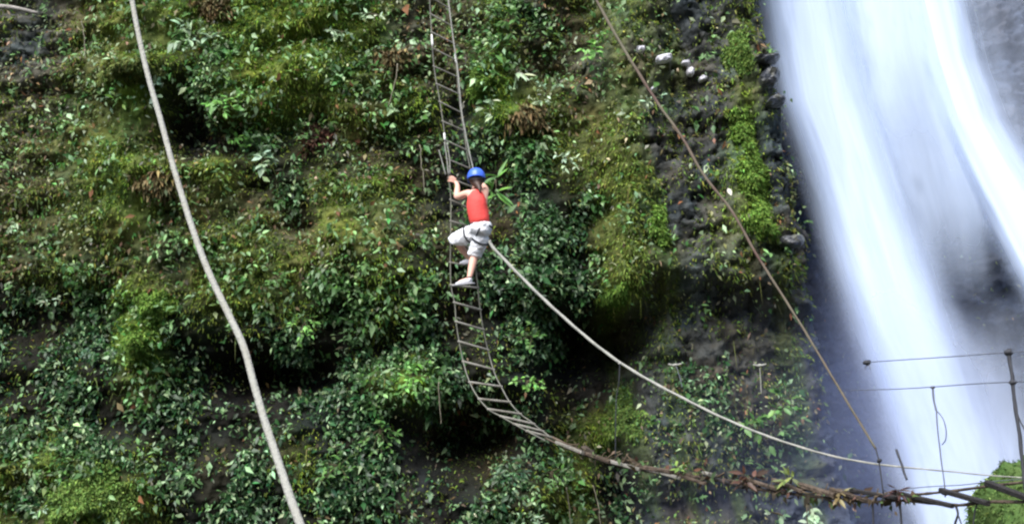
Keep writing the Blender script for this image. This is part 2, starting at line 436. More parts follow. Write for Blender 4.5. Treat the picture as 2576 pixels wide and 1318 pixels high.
# withered leaves and dry fern bits
p, nr, W, cp = pick(90000, [.06, .02, .22, .65, .45, .05, .05, .08, .05], 303., bare=.75)
n = len(p); cc = var((.17, .145, .085), n, .5, .2); k = rng.random(n) < .10; cc[k] = var((.20, .20, .16), k.sum(), .35, .06); k = rng.random(n) < .14; cc[k] = var((.20, .10, .05), k.sum(), .3, .12)
L = rng.gamma(4.0, .017, n)+.02
V, T, C = leaf_arrays(p + nr*np.abs(rng.normal(.02, .03, n))[:, None], -UP*.7 + OUT*.3 + .7*rnd(n), OUT*.8 + UP*.6 + .6*rnd(n), L, L*rng.uniform(.3, .6, n), cc)
tag(np_mesh('litter', V, T, C, M['moss']), 'withered brown leaves and dry fern bits caught on the cliff', 'leaf litter', kind='stuff')
# hanging grass in the upper part
p, nr, W, cp = pick(22000, [.6, .35, .55, .25, .03, .02, .3, .02, .0], 404.)
n = len(p); cc = var((.13, .155, .05), n, .35, .15)
V, T, C = blade_arrays(p, OUT*.7 + UP*.1 + .5*rnd(n), rnd(n), rng.uniform(.12, .32, n), rng.uniform(.006, .012, n), cc, .75)
tag(np_mesh('grass', V, T, C, M['moss']), 'thin grass hanging over the mossy ledges', 'grass', kind='stuff')

# ------------------------------------------------------------------ plants one can point at
LC = {'pale': (.30, .42, .27), 'bright': (.16, .36, .08), 'mid': (.09, .20, .05), 'dark': (.035, .09, .045), 'white': (.36, .48, .30),
      'tan': (.17, .135, .062), 'rust': (.085, .042, .028), 'yellow': (.16, .20, .055), 'maroon': (.06, .025, .022), 'moss': (.14, .245, .042), 'olive': (.14, .23, .05)}
def leafy(u, v, colour, label, size=.3, nl=26, ll=.15, asp=.5, group=None, at=None, cat='plant', name='leafy_plant', hang=.35, var_=.25, y=None):
    c = at if at is not None else (on_cliff(u, v) + Vector((0, -.22, 0)) if y is None else P(u, v, y))
    root = empty(name, c); tag(root, label, cat, group)
    ns = max(3, nl//6); mb = MB(); pos = []; tips = []
    for i in range(ns):
        d = Vector((random.gauss(0, .8), -abs(random.gauss(.75, .25)), random.gauss(.35-hang, .6))).normalized()
        L = size*random.uniform(.55, 1.1); pth = []
        for k in range(6):
            t = k/5; pth.append(c + d*(L*t) + Vector((0, 0, -hang*.5*L*t*t)))
        mb.tube(pth, [.008*(1-.7*k/5) for k in range(6)], 5)
        for j in range(max(2, nl//ns)):
            t = random.uniform(.35, 1.0); q = pth[0].lerp(pth[-1], t)
            pos.append(q); tips.append(d*.6 + Vector((random.gauss(0, .75), random.gauss(-.25, .45), random.gauss(-.25, .55))))
    n = len(pos); L = rng.uniform(.6, 1.15, n)*ll
    V, T, C = leaf_arrays(np.array(pos), np.array(tips), OUT*.7 + UP*.9 + .4*rnd(n), L, L*asp*rng.uniform(.85, 1.15, n), var(LC[colour], n, var_, .08), .22, .18, big=True)
    np_mesh('leaves', V-np.array(c), T, C, M['leaf'], root)
    mb.build('stem', M['stem'], root)
    return root
def cushion(u, v, colour, label, rx, rz, depth=.2, group=None, nb=2600, bl=.075, name='moss_cushion', cat='moss'):
    """a mound of moss hugging the face: blades over a soft swelling, one thing"""
    c = on_cliff(u, v)
    o2 = rng.normal(0, 1, (nb*3, 2))*np.array([rx, rz])*.62
    a = np.arctan2(o2[:, 1]/rz, o2[:, 0]/rx); r = np.hypot(o2[:, 0]/rx, o2[:, 1]/rz)
    k = r < 1.15 + .35*np.sin(a*3+u) + .25*np.sin(a*5+v); o2 = o2[k][:nb]; r = r[k][:nb]
    p, nr, W = surf(c.x+o2[:, 0], c.z+o2[:, 1]); n = len(p)
    sw = np.exp(-(r*1.1)**2)*depth*(.75+.6*fbm(p[:, 0]*5, p[:, 2]*6, 3))
    p = p + OUT*sw[:, None]
    d = nr + .5*rnd(n) + np.array([0, -.3, -.25])
    tone = (1+.5*fbm(p[:, 0]*4, p[:, 2]*4, 3, .5, 5.))[:, None]
    b1 = blade_arrays(p - nr*.02, d, rnd(n), rng.uniform(.5, 1.3, n)*bl, rng.uniform(.2, .42, n)*bl, var(LC[colour], n, .35, .14)*tone, .35)
    m_ = n//4; q = rng.integers(0, n, m_); L = rng.uniform(.6, 1.3, m_)*.05
    b2 = leaf_arrays(p[q] + OUT*.05, -UP*.5+OUT*.5+.6*rnd(m_), OUT*.7+UP*.7+.4*rnd(m_), L, L*.55, var(LC[colour], m_, .3, .1))
    V, T, C = join_arrays([b1, b2])
    return tag(np_mesh(name, V, T, C, M['moss'], loc=c), label, cat, group)
def vine(pts, label, r=.008, y=None, group='thin vines hanging down the cliff', cat='vine'):
    q = []
    for (u, v) in pts:
        c = on_cliff(u, v) if y is None else P(u, v, y)
        q.append(c + Vector((0, -.35 if y is None else 0, 0)))
    if y is None:
        ym = min(a.y for a in q); q = [P(u, v, ym) for (u, v) in pts]
    q = smooth_path(q, 6); q = [a + Vector((random.gauss(0, .006), random.gauss(0, .01), 0)) for a in q]
    o = MB().tube(q, [r*(1.1-.4*i/len(q)) for i in range(len(q))], 5).build('hanging_vine', M['vine'], loc=q[0]); tag(o, label, cat, group)
    return o

G1 = 'broad-leaved plants rooted on the upper cliff'
leafy(505, 112, 'pale', 'largest pale-leaved plant high on the cliff, right of the thick white rope', .42, 44, .17, .55, G1)
leafy(425, 222, 'pale', 'pale round-leaved plant close to the thick white rope, above the dark hollow', .34, 30, .15, .6, G1)
leafy(575, 268, 'bright', 'bright green leafy plant to the right of the dark hollow', .40, 44, .15, .5, G1)
leafy(625, 355, 'bright', 'bright green plant with upright leaves, upper of a pair between white rope and ladder', .36, 40, .15, .5, G1)
leafy(668, 412, 'pale', 'plant with large light leaves, lower of a pair between white rope and ladder', .36, 34, .18, .55, G1)
leafy(865, 92, 'pale', 'pale grey-green plant near the top edge, left of the ladder', .36, 34, .15, .45, G1)
leafy(945, 48, 'white', 'small whitish plant at the top edge, nearest on the left to the ladder', .24, 18, .13, .45, G1)
leafy(1285, 60, 'mid', 'green leafy plant at the top edge, just right of the ladder', .42, 44, .15, .5, G1)
leafy(1300, 178, 'white', 'plant of a few long whitish leaves hanging by brown rock right of the ladder', .22, 10, .24, .3, G1, hang=.9)
leafy(1232, 288, 'white', 'small white-leaved plant beside the ladder above the blue helmet', .24, 16, .16, .45, G1)
leafy(1375, 245, 'pale', 'pale small-leaved plant below the brown rock patch', .32, 30, .11, .5, G1)
leafy(1505, 135, 'bright', 'light green plant left of the thin tan rope near the top', .40, 40, .15, .5, G1)
leafy(1420, 405, 'white', 'speckled pale plant between the climber and the thin tan rope', .36, 36, .10, .5, G1)
leafy(1640, 262, 'pale', 'small pale-leaved plant growing behind the thin tan rope', .26, 24, .11, .45, G1)
leafy(58, 572, 'white', 'whitish rosette plant alone at the left edge of the cliff', .24, 24, .11, .35, G1)
leafy(150, 770, 'white', 'pale-leaved plant low on the left over a dark shaded hollow', .30, 22, .12, .4, G1)
leafy(1248, 452, 'bright', 'arching plant with long strap leaves right beside the blue helmet', .30, 12, .36, .2, None, y=17.1, hang=.7)
G2 = 'lush leafy plants on the lower cliff'
leafy(1045, 945, 'bright', 'bright green bush left of the lower bend of the ladder', .40, 70, .11, .5, G2)
leafy(1325, 960, 'bright', 'green plant just right of the lower bend of the ladder', .34, 44, .11, .5, G2)
leafy(1340, 850, 'mid', 'green plant between the ladder and the sagging grey rope', .40, 50, .11, .5, G2)
leafy(770, 815, 'bright', 'bright glossy plant right of the bend in the white rope', .36, 54, .10, .5, G2)
leafy(700, 700, 'mid', 'mid green plant right of the white rope, over the shaded lower cliff', .36, 50, .10, .5, G2)
leafy(960, 1080, 'mid', 'dense green plant left of the black cave under the ladder', .46, 80, .11, .5, G2)
leafy(860, 1170, 'mid', 'dense green plant low on the cliff, right of the white rope end', .46, 80, .11, .5, G2)
leafy(1290, 1180, 'dark', 'dark bush below the black cave, left of the bridge start', .42, 60, .11, .45, G2)
leafy(1385, 1185, 'mid', 'grey-green bush directly under the start of the bridge', .36, 50, .10, .45, G2)
leafy(1345, 1305, 'pale', 'small pale plant at the bottom edge below the bridge start', .26, 26, .11, .45, G2)
leafy(110, 1280, 'pale', 'pale plant in the bottom left corner of the cliff', .28, 26, .12, .45, G2)
leafy(1880, 1060, 'mid', 'misty green plant under the sagging rope near the spray', .42, 34, .17, .5, G2)
leafy(1955, 1010, 'mid', 'misty green plant above the sagging rope, left of the waterfall', .42, 34, .17, .5, G2)
G3 = 'bright moss cushions on the cliff'
cushion(1203, 210, 'moss', 'bright green moss cushion touching the ropes right of the ladder', .14, .22, .16, G3)
cushion(1657, 570, 'moss', 'tall bright moss cushion left of the thin tan rope', .12, .28, .18, G3)
cushion(1568, 1045, 'olive', 'dull green moss mound under the sagging grey rope', .28, .38, .25, G3)
cushion(1545, 745, 'moss', 'small bright moss cushion at the lip of the dark overhang', .20, .13, .16, G3)
cushion(230, 1245, 'olive', 'largest olive moss mound low at the left', .62, .42, .28, G3, 5200)
cushion(390, 775, 'moss', 'bright moss cushion left of the white rope, upper of two', .26, .26, .2, G3)
cushion(345, 868, 'moss', 'bright moss cushion left of the white rope, lower of two', .26, .24, .2, G3)
cushion(325, 190, 'yellow', 'yellow-green moss ledge crossing behind the thick white rope', .60, .10, .26, G3, 3600)
cushion(1872, 330, 'moss', 'topmost bright moss cushion of the column beside the waterfall', .18, .34, .16, G3)
cushion(1895, 440, 'moss', 'middle bright moss cushion of the column beside the waterfall', .24, .34, .16, G3)
cushion(1920, 545, 'moss', 'lowest bright moss cushion of the column beside the waterfall', .22, .30, .16, G3)
cushion(1858, 130, 'olive', 'dull moss cushion at the top, left of the waterfall', .16, .34, .16, G3)
G4 = 'dried fern tufts on the upper cliff'
cushion(982, 150, 'tan', 'patch of tan dried fern just left of the ladder', .26, .18, .10, G4, 500, .16, 'fern_tuft', 'fern')
cushion(545, 18, 'tan', 'orange-brown dried fern tuft at the top edge', .26, .18, .10, G4, 500, .16, 'fern_tuft', 'fern')
cushion(800, 345, 'rust', 'rusty dried fern tuft left of the ladder midway up', .26, .18, .10, G4, 500, .16, 'fern_tuft', 'fern')
cushion(395, 465, 'tan', 'tan dried fern tuft just left of the thick white rope', .26, .18, .10, G4, 500, .16, 'fern_tuft', 'fern')
cushion(1330, 300, 'tan', 'olive tan grass tuft below the brown rock patch', .26, .18, .10, G4, 500, .16, 'fern_tuft', 'fern')
vine([(1056, 365), (1062, 420), (1070, 490)], 'thin pale vine just left of the climber\'s hands')
vine([(1000, 160), (992, 215), (975, 270)], 'thin pale vine below the tan fern tuft')
vine([(1103, 960), (1106, 1010), (1110, 1065)], 'straight pale vine left of the lower ladder')
vine([(1425, 1225), (1432, 1270), (1436, 1330)], 'thin vine dangling under the bridge start, left of two')
vine([(1492, 1220), (1505, 1270), (1512, 1330)], 'thin vine dangling under the bridge start, right of two')
vine([(205, 55), (212, 95), (214, 150)], 'short dry stalk hanging near the top left corner')
# a dead stick in the top left corner
q = smooth_path([on_cliff(-40, 38)+Vector((0, -.3, 0)), on_cliff(40, 38)+Vector((0, -.35, 0)), on_cliff(112, 48)+Vector((0, -.25, 0))], 6)
tag(MB().tube(q, [.055*(1-.6*i/len(q)) for i in range(len(q))], 8).build('dead_branch', M['deadwood'], loc=q[0]), 'grey dead branch lying in the top left corner', 'branch')
# stones
def rock(u, v, sx, sz, m_, label, group, sy=.12, off=0.12, jit=.16, name='stone'):
    c = on_cliff(u, v) + Vector((0, -off, 0))
    bm = bmesh.new(); bmesh.ops.create_icosphere(bm, subdivisions=3, radius=1)
    for q in bm.verts:
        d = q.co.copy(); k = 1 + jit*2*float(fbm(np.array(d.x*1.4+u), np.array(d.z*1.4+d.y*1.3+v), 3))
        k *= 1/max(abs(d.x), abs(d.y), abs(d.z))**.35
        q.co = Vector((d.x*sx*k, d.y*sy*k, d.z*sz*k))
    me = bpy.data.meshes.new(name); bm.to_mesh(me); bm.free(); me.materials.append(m_)
    o = bpy.data.objects.new(name, me); o.location = c; col.objects.link(o)
    o.rotation_euler = (0, random.uniform(-.25, .25), 0)
    return tag(o, label, 'stone', group)
G5 = 'pale stones in the rock wall left of the waterfall'
rock(1668, 155, .125, .06, M['stone'], 'largest white stone in the dark rock left of the waterfall', G5)
rock(1722, 166, .07, .035, M['stone'], 'flat pale stone to the right of the largest white stone', G5)
rock(1735, 188, .06, .065, M['stone'], 'white stone below the flat pale stone', G5)
rock(1765, 206, .07, .04, M['stone'], 'cream stone, furthest right of the pale stones', G5)
rock(1610, 132, .065, .05, M['stone'], 'dull pale stone touching the thin tan rope', G5)
rock(1642, 232, .045, .035, M['stone'], 'smallest pale stone, just below the largest one', G5)
G6 = 'dark wet rocks at the edge of the waterfall'
rock(1925, 158, .22, .05, M['darkstone'], 'flat dark rock slab jutting into the edge of the waterfall', G6, .3, .1, name='rock')
rock(1930, 205, .17, .13, M['darkstone'], 'blocky dark wet rock under the jutting slab', G6, .3, .05, name='rock')
rock(1945, 262, .16, .07, M['darkstone'], 'low dark wet rock under the blocky one', G6, .3, .05, name='rock')
rock(1985, 610, .20, .10, M['darkstone'], 'dark rock at the lower edge of the mossy column', G6, .3, .05, name='rock')
# a single pale leaf caught on the rock
c = on_cliff(1830, 492) + Vector((0, -.26, 0))
V, T, C = leaf_arrays(np.array([c+Vector((-.03, 0, .06))]), np.array([(.35, -.1, -1.)]), np.array([(0, -1., .4)]), np.array([.13]), np.array([.085]), np.array([(.80, .76, .66)]), .2, .1, big=True)
tag(np_mesh('leaf', V, T, C, M['leaf'], loc=c), 'single cream-white leaf on the dark rock right of the thin tan rope', 'leaf')

# ------------------------------------------------------------------ waterfall
def water_mat(name, alpha, lo, hi, colr, ustr=26., vstr=.7):
    m = bpy.data.materials.new(name); m.use_nodes = True
    n = m.node_tree.nodes; l = m.node_tree.links; n.remove(n['Principled BSDF'])
    uv = n.new('ShaderNodeUVMap'); uv.uv_map = 'UVMap'
    mp = n.new('ShaderNodeMapping'); mp.inputs['Scale'].default_value = (ustr, vstr*1.6, 1); l.new(uv.outputs[0], mp.inputs[0])
    nz = n.new('ShaderNodeTexNoise'); nz.inputs['Scale'].default_value = 1; nz.inputs['Detail'].default_value = 4; nz.inputs['Roughness'].default_value = .55
    nz.inputs['Distortion'].default_value = .5
    l.new(mp.outputs[0], nz.inputs['Vector'])
    mr = n.new('ShaderNodeMapRange'); mr.inputs[1].default_value = .32; mr.inputs[2].default_value = .68; mr.inputs[3].default_value = lo; mr.inputs[4].default_value = hi
    l.new(nz.outputs[0], mr.inputs[0])
    at = n.new('ShaderNodeAttribute'); at.attribute_name = 'thick'
    mu = n.new('ShaderNodeMath'); mu.operation = 'MULTIPLY'; l.new(mr.outputs[0], mu.inputs[0]); l.new(at.outputs['Fac'], mu.inputs[1])
    m2 = n.new('ShaderNodeMath'); m2.operation = 'MULTIPLY'; m2.use_clamp = True; m2.inputs[1].default_value = alpha; l.new(mu.outputs[0], m2.inputs[0])
    d = n.new('ShaderNodeBsdfDiffuse'); d.inputs[0].default_value = (*colr, 1)
    t = n.new('ShaderNodeBsdfTranslucent'); t.inputs[0].default_value = (*colr, 1)
    a = n.new('ShaderNodeMixShader'); a.inputs[0].default_value = .3; l.new(d.outputs[0], a.inputs[1]); l.new(t.outputs[0], a.inputs[2])
    tr = n.new('ShaderNodeBsdfTransparent'); s = n.new('ShaderNodeMixShader')
    l.new(m2.outputs[0], s.inputs[0]); l.new(tr.outputs[0], s.inputs[1]); l.new(a.outputs[0], s.inputs[2])
    l.new(s.outputs[0], n['Material Output'].inputs['Surface'])
    return m
WT = empty('waterfall', P(2150, 20, 19.6)); tag(WT, 'tall white silky waterfall pouring down beside the cliff', 'waterfall', kind='structure')
def stream(name, edges, ytop, ybot, m_, bulge=.25, fl=.25, fr=.25, thick=((0, 1), (1, 1)), nu=44, nv=110, seed=0.):
    """a bulging sheet of falling water between two edge lines [(v, left, right)]"""
    vs = [e[0] for e in edges]; V0, V1 = vs[0], vs[-1]
    verts = []; uvs = []; th = []
    for j in range(nv+1):
        t = j/nv; v = V0+(V1-V0)*t
        l_ = np.interp(v, vs, [e[1] for e in edges]); r_ = np.interp(v, vs, [e[2] for e in edges])
        yb = ytop+(ybot-ytop)*t**1.4; tk = np.interp(t, [a for a, b in thick], [b for a, b in thick])
        for i in range(nu+1):
            s = i/nu
            wv = float(fbm(np.array(s*5+seed), np.array(t*1.1+seed), 3))
            verts.append(P(l_+(r_-l_)*s, v, yb - bulge*math.sin(math.pi*s) + .07*wv))
            uvs.append((s+seed*.37, t*(V1-V0)/400+seed))
            e = min(1, s/fl) if fl > 0 else 1; e2 = min(1, (1-s)/fr) if fr > 0 else 1
            rag = 1 + .35*float(fbm(np.array(s*9+seed), np.array(t*7+seed*3), 4, .6))
            e = min(1, e*rag); e2 = min(1, e2*rag)
            e = e*e*(3-2*e); e2 = e2*e2*(3-2*e2); th.append(e*e2*tk)
    F_ = [(j*(nu+1)+i, j*(nu+1)+i+1, (j+1)*(nu+1)+i+1, (j+1)*(nu+1)+i) for j in range(nv) for i in range(nu)]
    b = MB(); b.v = verts; b.f = F_; o = b.build(name, m_, WT)
    ul = o.data.uv_layers.new(name='UVMap')
    for lp in o.data.loops: ul.data[lp.index].uv = uvs[lp.vertex_index]
    a = o.data.attributes.new('thick', 'FLOAT', 'POINT'); a.data.foreach_set('value', th)
    return o
WC = (.66, .77, .97)
wa = water_mat('falling_water', 1.0, .95, 1.5, WC, 4.5, .35)
wb = water_mat('falling_water_streaked', .9, .8, 1.15, WC, 4.5, .4)
wv_ = water_mat('spray_veil', .8, .6, 1.1, (.66, .75, .95), 4, .3)
A = [(-260, 1830, 2170), (0, 1872, 2210), (150, 1900, 2235), (250, 1918, 2255), (400, 1975, 2300), (550, 2020, 2345), (700, 2065, 2400), (850, 2120, 2455), (1000, 2175, 2495), (1150, 2225, 2530), (1320, 2280, 2560), (1600, 2350, 2620), (1900, 2420, 2700)]
stream('main_stream', A, 19.9, 18.3, wa, .35, .36, .42, ((0, 1), (.5, 1), (.8, .75), (1, .7)), seed=1.)
stream('main_stream', [(v, l+35, r-40) for v, l, r in A], 19.6, 18.0, wb, .3, .30, .4, seed=2.)
Bs = [(-260, 2210, 2380), (0, 2255, 2455), (150, 2290, 2490), (300, 2345, 2545), (450, 2410, 2640), (600, 2480, 2740), (800, 2580, 2880), (1100, 2740, 3080), (1600, 2960, 3400)]
stream('side_stream', Bs, 19.8, 18.4, wa, .3, .35, .5, seed=3.)
stream('side_stream', [(v, l-20, r+60) for v, l, r in Bs], 20.2, 18.9, wb, .25, .4, .6, seed=4.)
Cs = [(-260, 2020, 2380), (0, 2060, 2420), (250, 2110, 2470), (420, 2190, 2500), (560, 2240, 2530), (760, 2290, 2530)]
stream('middle_veil', Cs, 20.1, 19.2, wb, .25, .3, .3, ((0, 1.0), (.45, .85), (.75, .55), (1, 0)), seed=5.)
stream('middle_veil', [(v, l+20, r-10) for v, l, r in Cs], 19.7, 19.0, wb, .25, .35, .35, ((0, 1.3), (.35, .9), (.6, .35), (1, 0)), seed=8.)
Ds = [(560, 1990, 2330), (700, 2030, 2420), (900, 2090, 2560), (1100, 2150, 2640), (1320, 2200, 2700), (1900, 2330, 2860)]
stream('spray_veil', Ds, 18.6, 17.6, wv_, .3, .45, .5, ((0, 0), (.25, .7), (1, 1.2)), seed=6.)
Es = [(720, 2330, 2760), (900, 2370, 2800), (1100, 2380, 2840), (1320, 2390, 2860), (1900, 2440, 3000)]
stream('spray_veil', Es, 18.9, 18.0, wv_, .3, .3, .3, ((0, 0), (.35, .75), (1, 1.0)), seed=7.)

stream('spray_veil', [(-300, 2320, 2640), (0, 2380, 2720), (300, 2440, 2800), (650, 2560, 2960)], 19.9, 19.3, wv_, .25, .4, .5, ((0, .16), (.6, .3), (1, 0)), seed=9.)
# spray drifting at the foot of the fall: real air with fine droplets
def mist(c, sx, sy, sz, dens, label):
    bm = bmesh.new(); bmesh.ops.create_icosphere(bm, subdivisions=4, radius=1)
    me = bpy.data.meshes.new('mist'); bm.to_mesh(me); bm.free()
    m = bpy.data.materials.new('mist'); m.use_nodes = True; n = m.node_tree.nodes; n.remove(n['Principled BSDF'])
    pv = n.new('ShaderNodeVolumePrincipled'); pv.inputs['Color'].default_value = (.52, .62, 1, 1); pv.inputs['Density'].default_value = dens
    # the spray thins out towards the edge of the cloud
    tc = n.new('ShaderNodeTexCoord'); gr = n.new('ShaderNodeTexGradient'); gr.gradient_type = 'QUADRATIC_SPHERE'
    mu = n.new('ShaderNodeMath'); mu.operation = 'MULTIPLY'; mu.inputs[1].default_value = dens*3.2
    m.node_tree.links.new(tc.outputs['Object'], gr.inputs[0]); m.node_tree.links.new(gr.outputs['Fac'], mu.inputs[0]); m.node_tree.links.new(mu.outputs[0], pv.inputs['Density'])
    m.node_tree.links.new(pv.outputs[0], n['Material Output'].inputs['Volume']); me.materials.append(m)
    o = bpy.data.objects.new('mist', me); o.location = c; o.scale = (sx, sy, sz); col.objects.link(o); o['kind'] = 'stuff'; o['label'] = label; o['category'] = 'mist'
    return o
mist(P(2230, 1020, 19.0), 1.9, 1.6, 3.6, .13, 'bluish spray drifting left of the waterfall')
mist(P(2060, 1150, 18.6), 3.8, 1.8, 3.0, .034, 'thin spray drifting low in front of the shaded rock')
mist(P(2250, 500, 20.0), 2.6, 1.0, 3.8, .05, 'fine spray hanging around the falling water')

# ------------------------------------------------------------------ ropes
def rope(name, pts, r, material, label, seg=9, n=14, twist=0., group=None, sag=0):
    q = smooth_path(pts, n)
    if hasattr(r, '__len__'):
        rr = [float(np.interp(i/(len(q)-1), np.linspace(0, 1, len(r)), r)) for i in range(len(q))]
    else: rr = r
    o = MB().tube(q, rr, seg, True, twist).build(name, material, loc=q[0])
    return tag(o, label, 'rope', group)
wr = [(300, -420), (325, -60), (332, 0), (352, 105), (376, 205), (405, 305), (432, 405), (468, 525), (500, 620), (532, 700), (575, 790), (612, 870), (640, 970), (668, 1065), (700, 1160), (730, 1250), (755, 1318), (775, 1380), (860, 1700)]
rope('rope', [P(u, v, 7.2-3.0*min(max(0, v), 1400)/1318) for u, v in wr], .0155, M['white_rope'], 'thick white rope hanging close in front of the cliff on the left', 14, 24, 0)
gr = [(1232, 605), (1240, 622), (1300, 685), (1360, 745), (1420, 800), (1490, 860), (1560, 912), (1640, 960), (1720, 1002), (1800, 1042), (1900, 1085), (2000, 1120), (2100, 1148), (2200, 1166), (2290, 1176), (2400, 1186), (2500, 1196), (2640, 1204), (2900, 1210)]
rope('rope', [P(u, v, 15.9-5.0*(u-1232)/1408) for u, v in gr], [.020, .019, .017, .014, .011, .007, .005], M['grey_rope'], 'grey-white safety rope sagging from the climber down to the right', 10, 10, .8)
dr = [(1330, -420), (1478, -60), (1500, 0), (1560, 108), (1610, 190), (1660, 268), (1715, 345), (1770, 440), (1840, 530), (1900, 635), (1960, 730), (2020, 825), (2080, 925), (2140, 1025), (2203, 1128)]
rope('rope', [P(u, v, 16.2-4.0*max(v, 0)/1128) for u, v in dr], [.020, .020, .017, .013, .011], M['tan_rope'], 'thin tan rope running straight from top centre down towards the waterfall', 9, 10, .8)
YL = 16.35                              # ladder distance
rope('rope', [P(u, v, YL-.12) for u, v in [(1085, -420), (1122, -60), (1128, 0), (1139, 90), (1152, 180), (1160, 270), (1170, 330), (1180, 380), (1190, 424), (1199, 470), (1207, 520)]], .010, M['grey_rope'], 'thin safety rope beside the ladder running down behind the blue helmet', 8, 8, .8)

# ------------------------------------------------------------------ rope ladder
Lp = [(1040, -420), (1080, -60), (1081, 0), (1086, 90), (1092, 170), (1104, 240), (1115, 310), (1120, 360), (1129, 440), (1134, 500), (1134, 580), (1133, 660), (1135, 720), (1144, 765), (1148, 815), (1156, 865), (1166, 912), (1181, 960), (1203, 1000), (1230, 1030), (1262, 1048), (1297, 1068), (1330, 1086), (1372, 1108)]
Rp = [(1084, -420), (1124, -60), (1127, 0), (1136, 70), (1147, 150), (1154, 240), (1166, 325), (1175, 385), (1184, 435), (1188, 500), (1191, 580), (1195, 660), (1202, 720), (1207, 770), (1216, 830), (1228, 882), (1243, 935), (1262, 975), (1283, 1012), (1308, 1040), (1338, 1062), (1362, 1082), (1385, 1098), (1400, 1106)]
LAD = empty('rope_ladder', P(1135, 720, YL)); tag(LAD, 'long rope ladder with wooden rungs hanging down the cliff under the climber', 'ladder')
def on(poly, v, y):
    return P(float(np.interp(v, [q[1] for q in poly], [q[0] for q in poly])), v, y)
def yl(v): return YL - .9*max(0, (v-900)/200)
for poly, dy in ((Lp, .0), (Rp, .18)):
    q = smooth_path([P(u, v, yl(v)+dy) for u, v in poly], 6)
    MB().tube(q, .0085, 7, True, .8).build('side_rope', M['ladder_rope'], LAD)
rungs = [(-368, -341), (-323, -295), (-278, -250), (-233, -204), (-188, -159), (-143, -113), (-98, -68), (-53, -23), (-8, 22), (36, 66), (82, 110), (122, 152), (168, 194), (212, 237), (257, 284), (306, 329), (353, 378), (400, 424), (448, 470), (503, 528), (556, 572), (608, 626), (660, 671), (717, 724),
         (761, 779), (809, 829), (859, 880), (909, 929), (961, 972), (1003, 1011), (1029, 1041), (1047, 1066), (1066, 1084), (1084, 1100)]
for a, b in rungs:
    p0 = on(Lp, a, yl(a)); p1 = on(Rp, b, yl(b)+.18); d = (p1-p0).normalized()
    r = .0115 if a < 700 else .0165
    m_ = MB(); m_.tube([p0-d*.02, p0-d*.012, p1+d*.012, p1+d*.02], [r*.7, r, r, r*.7], 9); m_.build('rung', M['rung'], LAD)
for poly, vs in ((Lp, (88, 118)), (Rp, (136, 160)), (Lp, (335, 354))):
    MB().tube([on(poly, vs[0]+(vs[1]-vs[0])*k/4, YL+(.18 if poly is Rp else 0)-.004) for k in range(5)], [.010, .014, .016, .016, .010], 9).build('tape_wrap', M['tape'], LAD)
# loose webbing strands where the climber holds the ladder
for q in ([(1118, 358), (1124, 400), (1128, 440)], [(1124, 360), (1131, 400), (1132, 438)], [(1104, 378), (1113, 410), (1121, 440)]):
    MB().tube(smooth_path([P(u, v, YL-.03) for u, v in q], 5), .008, 6).build('loose_strand', M['grey_rope'], LAD)

# ------------------------------------------------------------------ hanging footbridge at the lower right
def yb(u): return 15.4-5.6*(u-1385)/(2640-1385)
BR = empty('footbridge', P(2000, 1245, yb(2000))); tag(BR, 'old hanging rope bridge of dark wooden bars crossing below the waterfall', 'footbridge')
deckA = [(1372, 1102), (1450, 1136), (1530, 1164), (1620, 1184), (1720, 1197), (1800, 1204), (1900, 1216), (2000, 1228), (2100, 1236), (2190, 1240), (2260, 1246), (2380, 1236), (2490, 1222), (2600, 1210), (2680, 1205), (3000, 1190)]
deckB = [(1390, 1100), (1460, 1132), (1540, 1158), (1640, 1178), (1740, 1196), (1830, 1212), (1920, 1232), (2010, 1244), (2100, 1254), (2190, 1262), (2270, 1258), (2400, 1270), (2480, 1262), (2570, 1262), (2680, 1262), (3000, 1262)]
for d_, r, m_ in ((deckA, .013, M['old_log']), (deckB, .015, M['old_log'])):
    q = smooth_path([P(u, v, yb(u)) for u, v in d_], 8); MB().tube(q, [r*random.uniform(.8, 1.2) for _ in q], 7).build('deck_cable', m_, BR)
# bars of the deck: seen almost end on along the middle, long and dark near the right
for (a, b, wx, wz, mm_) in [((1400, 1112), (1470, 1140), .05, .035, 'rung'), ((1465, 1136), (1535, 1162), .05, .04, 'old_log'), ((1535, 1160), (1610, 1180), .05, .04, 'rung'), ((1600, 1172), (1690, 1186), .06, .045, 'old_log'),
        ((1625, 1179), (1712, 1202), .05, .03, 'rung'), ((1710, 1196), (1775, 1216), .05, .03, 'old_log'), ((1770, 1188), (1800, 1196), .05, .03, 'rung'), ((1795, 1202), (1870, 1226), .05, .03, 'plank'), ((1870, 1202), (1960, 1232), .05, .035, 'old_log'),
        ((1945, 1206), (2020, 1236), .05, .035, 'old_log'), ((2010, 1218), (2100, 1246), .06, .05, 'old_log'), ((2090, 1230), (2190, 1262), .045, .04, 'old_log'),
        ((2140, 1232), (2258, 1252), .04, .036, 'plank'), ((2250, 1238), (2396, 1272), .04, .040, 'plank'), ((2366, 1232), (2486, 1266), .045, .044, 'plank'), ((2482, 1214), (2600, 1258), .05, .05, 'plank'), ((2590, 1206), (2720, 1252), .05, .05, 'plank'), ((2710, 1202), (2840, 1256), .05, .05, 'plank'), ((2830, 1198), (2970, 1256), .05, .05, 'plank')]:
    MB().bar(P(*a, yb(a[0])-.02), P(*b, yb(b[0])-.06), wx, wz).build('deck_bar', M[mm_], BR, False)
topw = [(2180, 911), (2300, 903), (2420, 895), (2540, 886), (2680, 878), (3000, 860)]
midw = [(2140, 982), (2160, 981), (2260, 978), (2345, 973), (2440, 966), (2555, 960), (2680, 955), (3000, 940)]
MB().tube(smooth_path([P(u, v, yb(u)) for u, v in topw], 8), .0045, 6).build('handrail_wire', M['wire'], BR)
